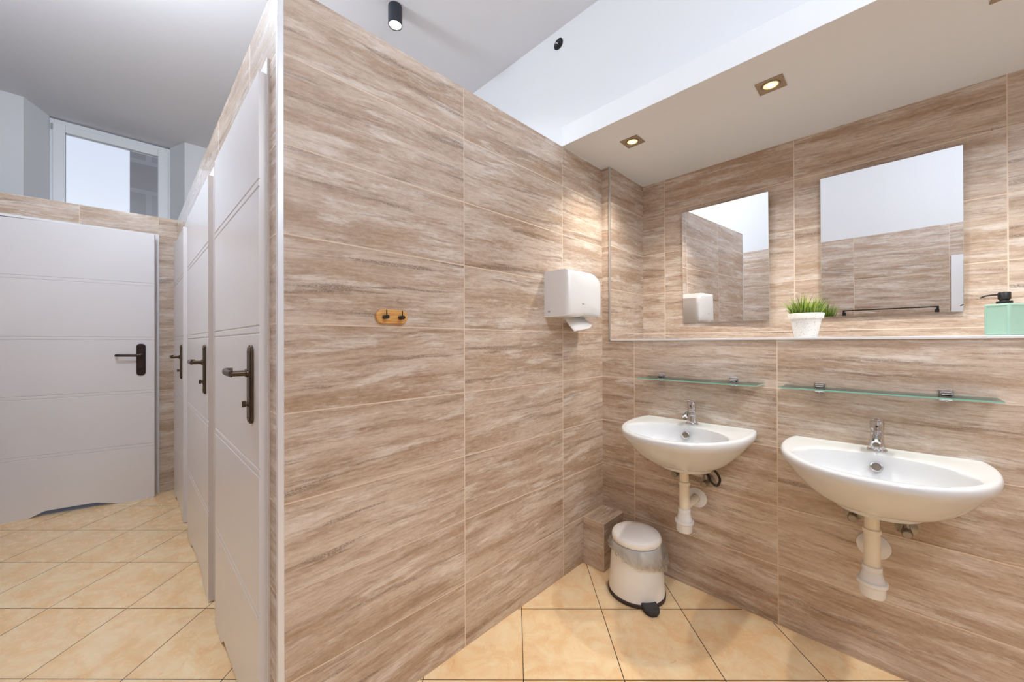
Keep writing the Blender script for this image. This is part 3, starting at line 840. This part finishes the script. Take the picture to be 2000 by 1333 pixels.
# ------------------------------------------------------------------ potted grass
def plant():
    t = empty('potted_grass', (.125, -.925, 1.213)); tag(t, 'small artificial grass in a speckled white pot on the niche ledge', 'plant')
    bm = NB(); lathe(bm, [(.0, 0), (.039, 0), (.0405, .003), (.054, .080), (.0605, .081), (.0635, .102), (.0625, .104), (.0585, .104), (.055, .086), (0, .086)], n=44, cap0=False, cap1=False)
    obj('pot', bm, POT, t, smooth=40)
    bm = NB(); lathe(bm, [(.056, .086), (.054, .094), (.03, .099), (0, .1)], n=24, cap0=False)
    obj('soil', bm, SOIL, t, smooth=60)
    bm = NB(); lay = bm.verts.layers.float.new('tone'); rnd = random.Random(3)
    for k in range(360):
        r = .052*math.sqrt(rnd.random()); a_ = rnd.random()*2*PI
        bx_, by_ = r*math.cos(a_), r*math.sin(a_)
        out = .25 + 1.0*r/.052
        L = rnd.uniform(.045, .078)*(1.35 if rnd.random() < .3 else 1.0); wd = rnd.uniform(.0012, .0023)
        la = a_ + rnd.uniform(-.7, .7); lean = out*rnd.uniform(.1, 1.15)
        d = Vector((math.cos(la), math.sin(la), 0)); side = Vector((-d.y, d.x, 0)).lerp(d, rnd.uniform(-.5, .5)).normalized()
        p = Vector((bx_, by_, .094)); tone = rnd.random()**1.2; prev = None
        for s in range(5):
            u = s/4; ang = lean*(.15+.75*u)
            if s: p = p + (d*math.sin(ang)+Vector((0, 0, 1))*math.cos(ang))*(L/4)
            ww = wd*(1-u**1.8)+.00012
            a1, b1 = bm.verts.new(p-side*ww), bm.verts.new(p+side*ww)
            a1[lay] = b1[lay] = min(1, tone*.55 + u*.5*tone + .15*u)
            if prev: bm.faces.new((prev[0], prev[1], b1, a1))
            prev = (a1, b1)
    o = obj('grass_blades', bm, GRASS, t, smooth=80); o['kind'] = 'stuff'
plant()

# ------------------------------------------------------------------ soap dispenser
def soap():
    c = Vector((.124, -1.450, 1.213))
    r = Vector((.7087, -.7055, 0)); f = Vector((.7055, .7087, 0))
    vd = Vector((c.x+1.9177, c.y+1.1821, 0)).normalized(); lat = Vector((vd.y, -vd.x, 0))
    n = (lat*.0100 - vd*.0426); ang = math.atan2(n.y, n.x) - math.radians(-135)
    M = Matrix.Translation(c) @ Matrix.Rotation(ang, 4, 'Z')
    t = empty('soap_dispenser', mat=M); tag(t, 'square mint green soap bottle with black pump on the niche ledge', 'dispenser')
    s = .0315; H = .106
    bm = bx(-s, s, -s, s, 0, H)
    # raised frame: inset each side face and push the panel in
    sides = [q for q in bm.faces if abs(q.normal.z) < .5] if False else None
    bm.normal_update()
    bmesh.ops.recalc_face_normals(bm, faces=bm.faces[:])
    side = [q for q in bm.faces if abs(q.normal.z) < .5]
    bmesh.ops.bevel(bm, geom=bm.edges[:], offset=.0045, segments=3, affect='EDGES', profile=.5)
    bm.normal_update()
    side = [q for q in bm.faces if abs(q.normal.z) < .1 and q.calc_area() > .003]
    bmesh.ops.inset_individual(bm, faces=side, thickness=.0035, depth=0)
    side = [q for q in bm.faces if abs(q.normal.z) < .1 and q.calc_area() > .0025]
    bmesh.ops.inset_individual(bm, faces=side, thickness=.0015, depth=-.0014)
    obj('bottle', bm, MINT, t, smooth=30)
    bm = NB(); lathe(bm, [(.0178, H-.001), (.0178, H+.0085), (.0170, H+.0095), (.0105, H+.010), (.0105, H+.016)], n=36); obj('pump_collar', bm, BLACK, t, smooth=35)
    bm = NB(); lathe(bm, [(.0120, H+.013), (.0120, H+.0155), (.0142, H+.016), (.0142, H+.037), (.0130, H+.039), (0, H+.0395)], n=36); obj('pump_head', bm, BLACK, t, smooth=35)
    d = M.to_3x3().inverted() @ (-lat*1.0 - vd*.05); d.normalize()
    pts = smoothpath([d*.010+Vector((0, 0, H+.0320)), d*.026+Vector((0, 0, H+.0318)), d*.040+Vector((0, 0, H+.0292)), d*.051+Vector((0, 0, H+.0235))], 5)
    bm = NB(); tube(bm, pts, [.0036-.0008*i/(len(pts)-1) for i in range(len(pts))], 12, flat=.8)
    obj('spout', bm, BLACK, t, smooth=50)
soap()

# ------------------------------------------------------------------ pedal bin
def bin_():
    cx, cy = -.215, -.315
    t = empty('pedal_bin', (cx, cy, 0)); tag(t, 'cream white pedal bin with a clear bag in the corner under the sinks', 'bin')
    n = 56
    bm = NB(); lathe(bm, [(.128, 0), (.132, .002), (.132, .016), (.129, .019)], n=n); obj('base_ring', bm, DBROWN, t, smooth=40)
    bm = NB(); lathe(bm, [(.1285, .018), (.1285, .022), (.1215, .12), (.1135, .225), (.110, .243), (.104, .246)], n=n); obj('bucket', bm, BINW, t, smooth=40)
    bm = NB(); lathe(bm, [(.1105, .250), (.1135, .253), (.1140, .268), (.110, .280), (.100, .2865), (.07, .291), (.03, .2935), (0, .294)], n=n); obj('lid', bm, BINW, t, smooth=50)
    d = Vector((-.62, -.78, 0)).normalized(); s = Vector((-d.y, d.x, 0))
    def pedal(z0, z1, r0, r1, w0, w1, rise):
        bm = NB(); rings = []
        K = 8
        for i in range(K+1):
            u = i/K; rr = r0+(r1-r0)*u; w = (w0+(w1-w0)*u)*(1.0 if u < .6 else math.sqrt(max(.04, 1-((u-.6)/.4)**2*.85)))
            z = rise*u
            c = d*rr
            rings.append([bm.verts.new(c+s*w*a_+Vector((0, 0, b_))) for a_, b_ in ((-1, z0+z), (1, z0+z), (1, z1+z-.003), (.85, z1+z), (-.85, z1+z), (-1, z1+z-.003))])
        skin(bm, rings); return bm
    obj('pedal', pedal(.017, .030, .118, .186, .036, .030, -.004), DGREY, t, smooth=35)
    obj('pedal_foot', pedal(.0, .010, .110, .178, .034, .028, 0), DGREY, t, smooth=35)
    # clear bag: pinched under the lid, hanging lower towards the right
    bm = NB(); rings = []; rnd = random.Random(5)
    m = 240; ph = [rnd.random()*6.28 for _ in range(6)]
    low = math.atan2(-.82, .57)
    for j in range(15):
        v = j/14; ring = []
        for i in range(m):
            a_ = 2*PI*i/m
            hang = .045 + .078*(.5+.5*math.cos(a_-low))**1.6 + .010*math.sin(3*a_+ph[0])
            z = .251 - hang*v
            rb = .1285 - (z-.02)*.083
            bulge = (.006 + .012*(.5+.5*math.cos(a_-low)))*math.sin(PI*min(1, v*1.05))**.8
            wr = (.0060*abs(math.sin(7*a_+6*v+ph[1])) + .0035*math.sin(29*a_-13*v+ph[2]) + .0050*abs(math.sin(5.0*a_-7*v+ph[3])) - .004)*(.3+v)
            r = rb + .004 + bulge + abs(wr)*1.2 + .004*v
            ring.append(bm.verts.new((r*math.cos(a_), r*math.sin(a_), z)))
        rings.append(ring)
    skin(bm, rings, False, False)
    obj('bin_bag', bm, BAG, t, smooth=80)
bin_()

# ------------------------------------------------------------------ cable outlet high on the white wall, towel rail on the opposite wall
t = empty('cable_outlet', (0, .311, 3.112)); tag(t, 'open round cable hole with black wires high on the white wall', 'outlet')
bm = NB(); lathe(bm, [(.034, .001), (.0355, .003), (.032, .0035), (.031, .0015)], (0, 0, 0), (-1, 0, 0), n=32, cap0=True, cap1=True); obj('socket', bm, DARKHOLE, t)
bm = NB(); tube(bm, smoothpath([(-.004, .012, .012), (-.012, .016, -.004), (-.016, .006, -.018), (-.012, -.006, -.006), (-.02, -.012, .012), (-.014, -.022, .004), (-.008, -.026, -.012)], 6), .0042, 10); obj('cable', bm, BLACK, t, smooth=60)
bm = NB(); tube(bm, smoothpath([(-.005, .02, -.004), (-.013, .014, .006), (-.015, .003, .002), (-.01, -.004, -.014)], 6), .0026, 8); obj('white_wire', bm, PLASTW, t, smooth=60)

t = empty('towel_rail', (XB, -1.165, 1.425)); tag(t, 'slim black towel rail reflected low in the larger mirror', 'rail')
bm = NB(); box(bm, .050, .062, -.335, .335, -.006, .006); obj('bar', bm, BLACK, t, bevel=.0015)
for s in (-1, 1):
    bm = NB(); box(bm, .046, .062, s*.335-.008, s*.335+.008, -.05, .006); box(bm, 0, .05, s*.335-.008, s*.335+.008, -.05, -.036); box(bm, 0, .008, s*.335-.014, s*.335+.014, -.065, -.02); obj('bracket', bm, BLACK, t, bevel=.0015)

# ------------------------------------------------------------------ daylight
w = bpy.data.worlds.new('World'); SC.world = w; w.use_nodes = True
nt = w.node_tree; nt.nodes.clear()
o = nt.nodes.new('ShaderNodeOutputWorld'); b = nt.nodes.new('ShaderNodeBackground')
tc = nt.nodes.new('ShaderNodeTexCoord'); sp = nt.nodes.new('ShaderNodeSeparateXYZ'); nt.links.new(tc.outputs['Generated'], sp.inputs[0])
g = G(nt)
nt.links.new(g.mix(g.rng(sp.outputs[2], .0, .7), lin((240, 245, 254)), lin((212, 224, 250))), b.inputs[0]); b.inputs[1].default_value = WORLD_E
nt.links.new(b.outputs[0], o.inputs[0])
# sky portals in the high window and the added side window
for (loc, rot, sx, sy) in (((-1.35, YR-.12, 2.0), (PI/2, 0, 0), 1.2, 1.8), ((-2.07, YG+.12, 2.72), (-PI/2, 0, 0), .8, .95)):
    l = light('sky_portal', 'AREA', loc, 1, (1, 1, 1), shape='RECTANGLE', size=sx, size_y=sy); l.rotation_euler = rot; l.data.cycles.is_portal = True

# ------------------------------------------------------------------ camera
yaw, pitch, roll = .7877, .0032, -.0032
f = Vector((math.cos(yaw)*math.cos(pitch), math.sin(yaw)*math.cos(pitch), math.sin(pitch)))
r = Vector((math.sin(yaw), -math.cos(yaw), 0)); u = r.cross(f)
r2 = r*math.cos(roll)+u*math.sin(roll); u2 = -r*math.sin(roll)+u*math.cos(roll)
cd = bpy.data.cameras.new('Camera'); cam = bpy.data.objects.new('Camera', cd); C.objects.link(cam)
cam.matrix_world = Matrix(((r2.x, u2.x, -f.x, -1.9177), (r2.y, u2.y, -f.y, -1.1821), (r2.z, u2.z, -f.z, 1.1946), (0, 0, 0, 1)))
cd.sensor_width = 36; cd.lens = 735.62/2000*36; cd.shift_y = (667.8-666.5)/2000; cd.clip_start = .02
SC.camera = cam

SC.view_settings.view_transform = 'Standard'; SC.view_settings.look = 'None'
SC.view_settings.exposure = 0.0; SC.view_settings.gamma = 1.0; SC.view_settings.use_curve_mapping = False
SC.cycles.use_denoising = True
SC.cycles.use_light_tree = False; SC.cycles.adaptive_threshold = .05
SC.cycles.max_bounces = 9; SC.cycles.diffuse_bounces = 5; SC.cycles.glossy_bounces = 5; SC.cycles.transparent_max_bounces = 12
SC.cycles.sample_clamp_indirect = 6.0; SC.cycles.caustics_reflective = False; SC.cycles.caustics_refractive = False
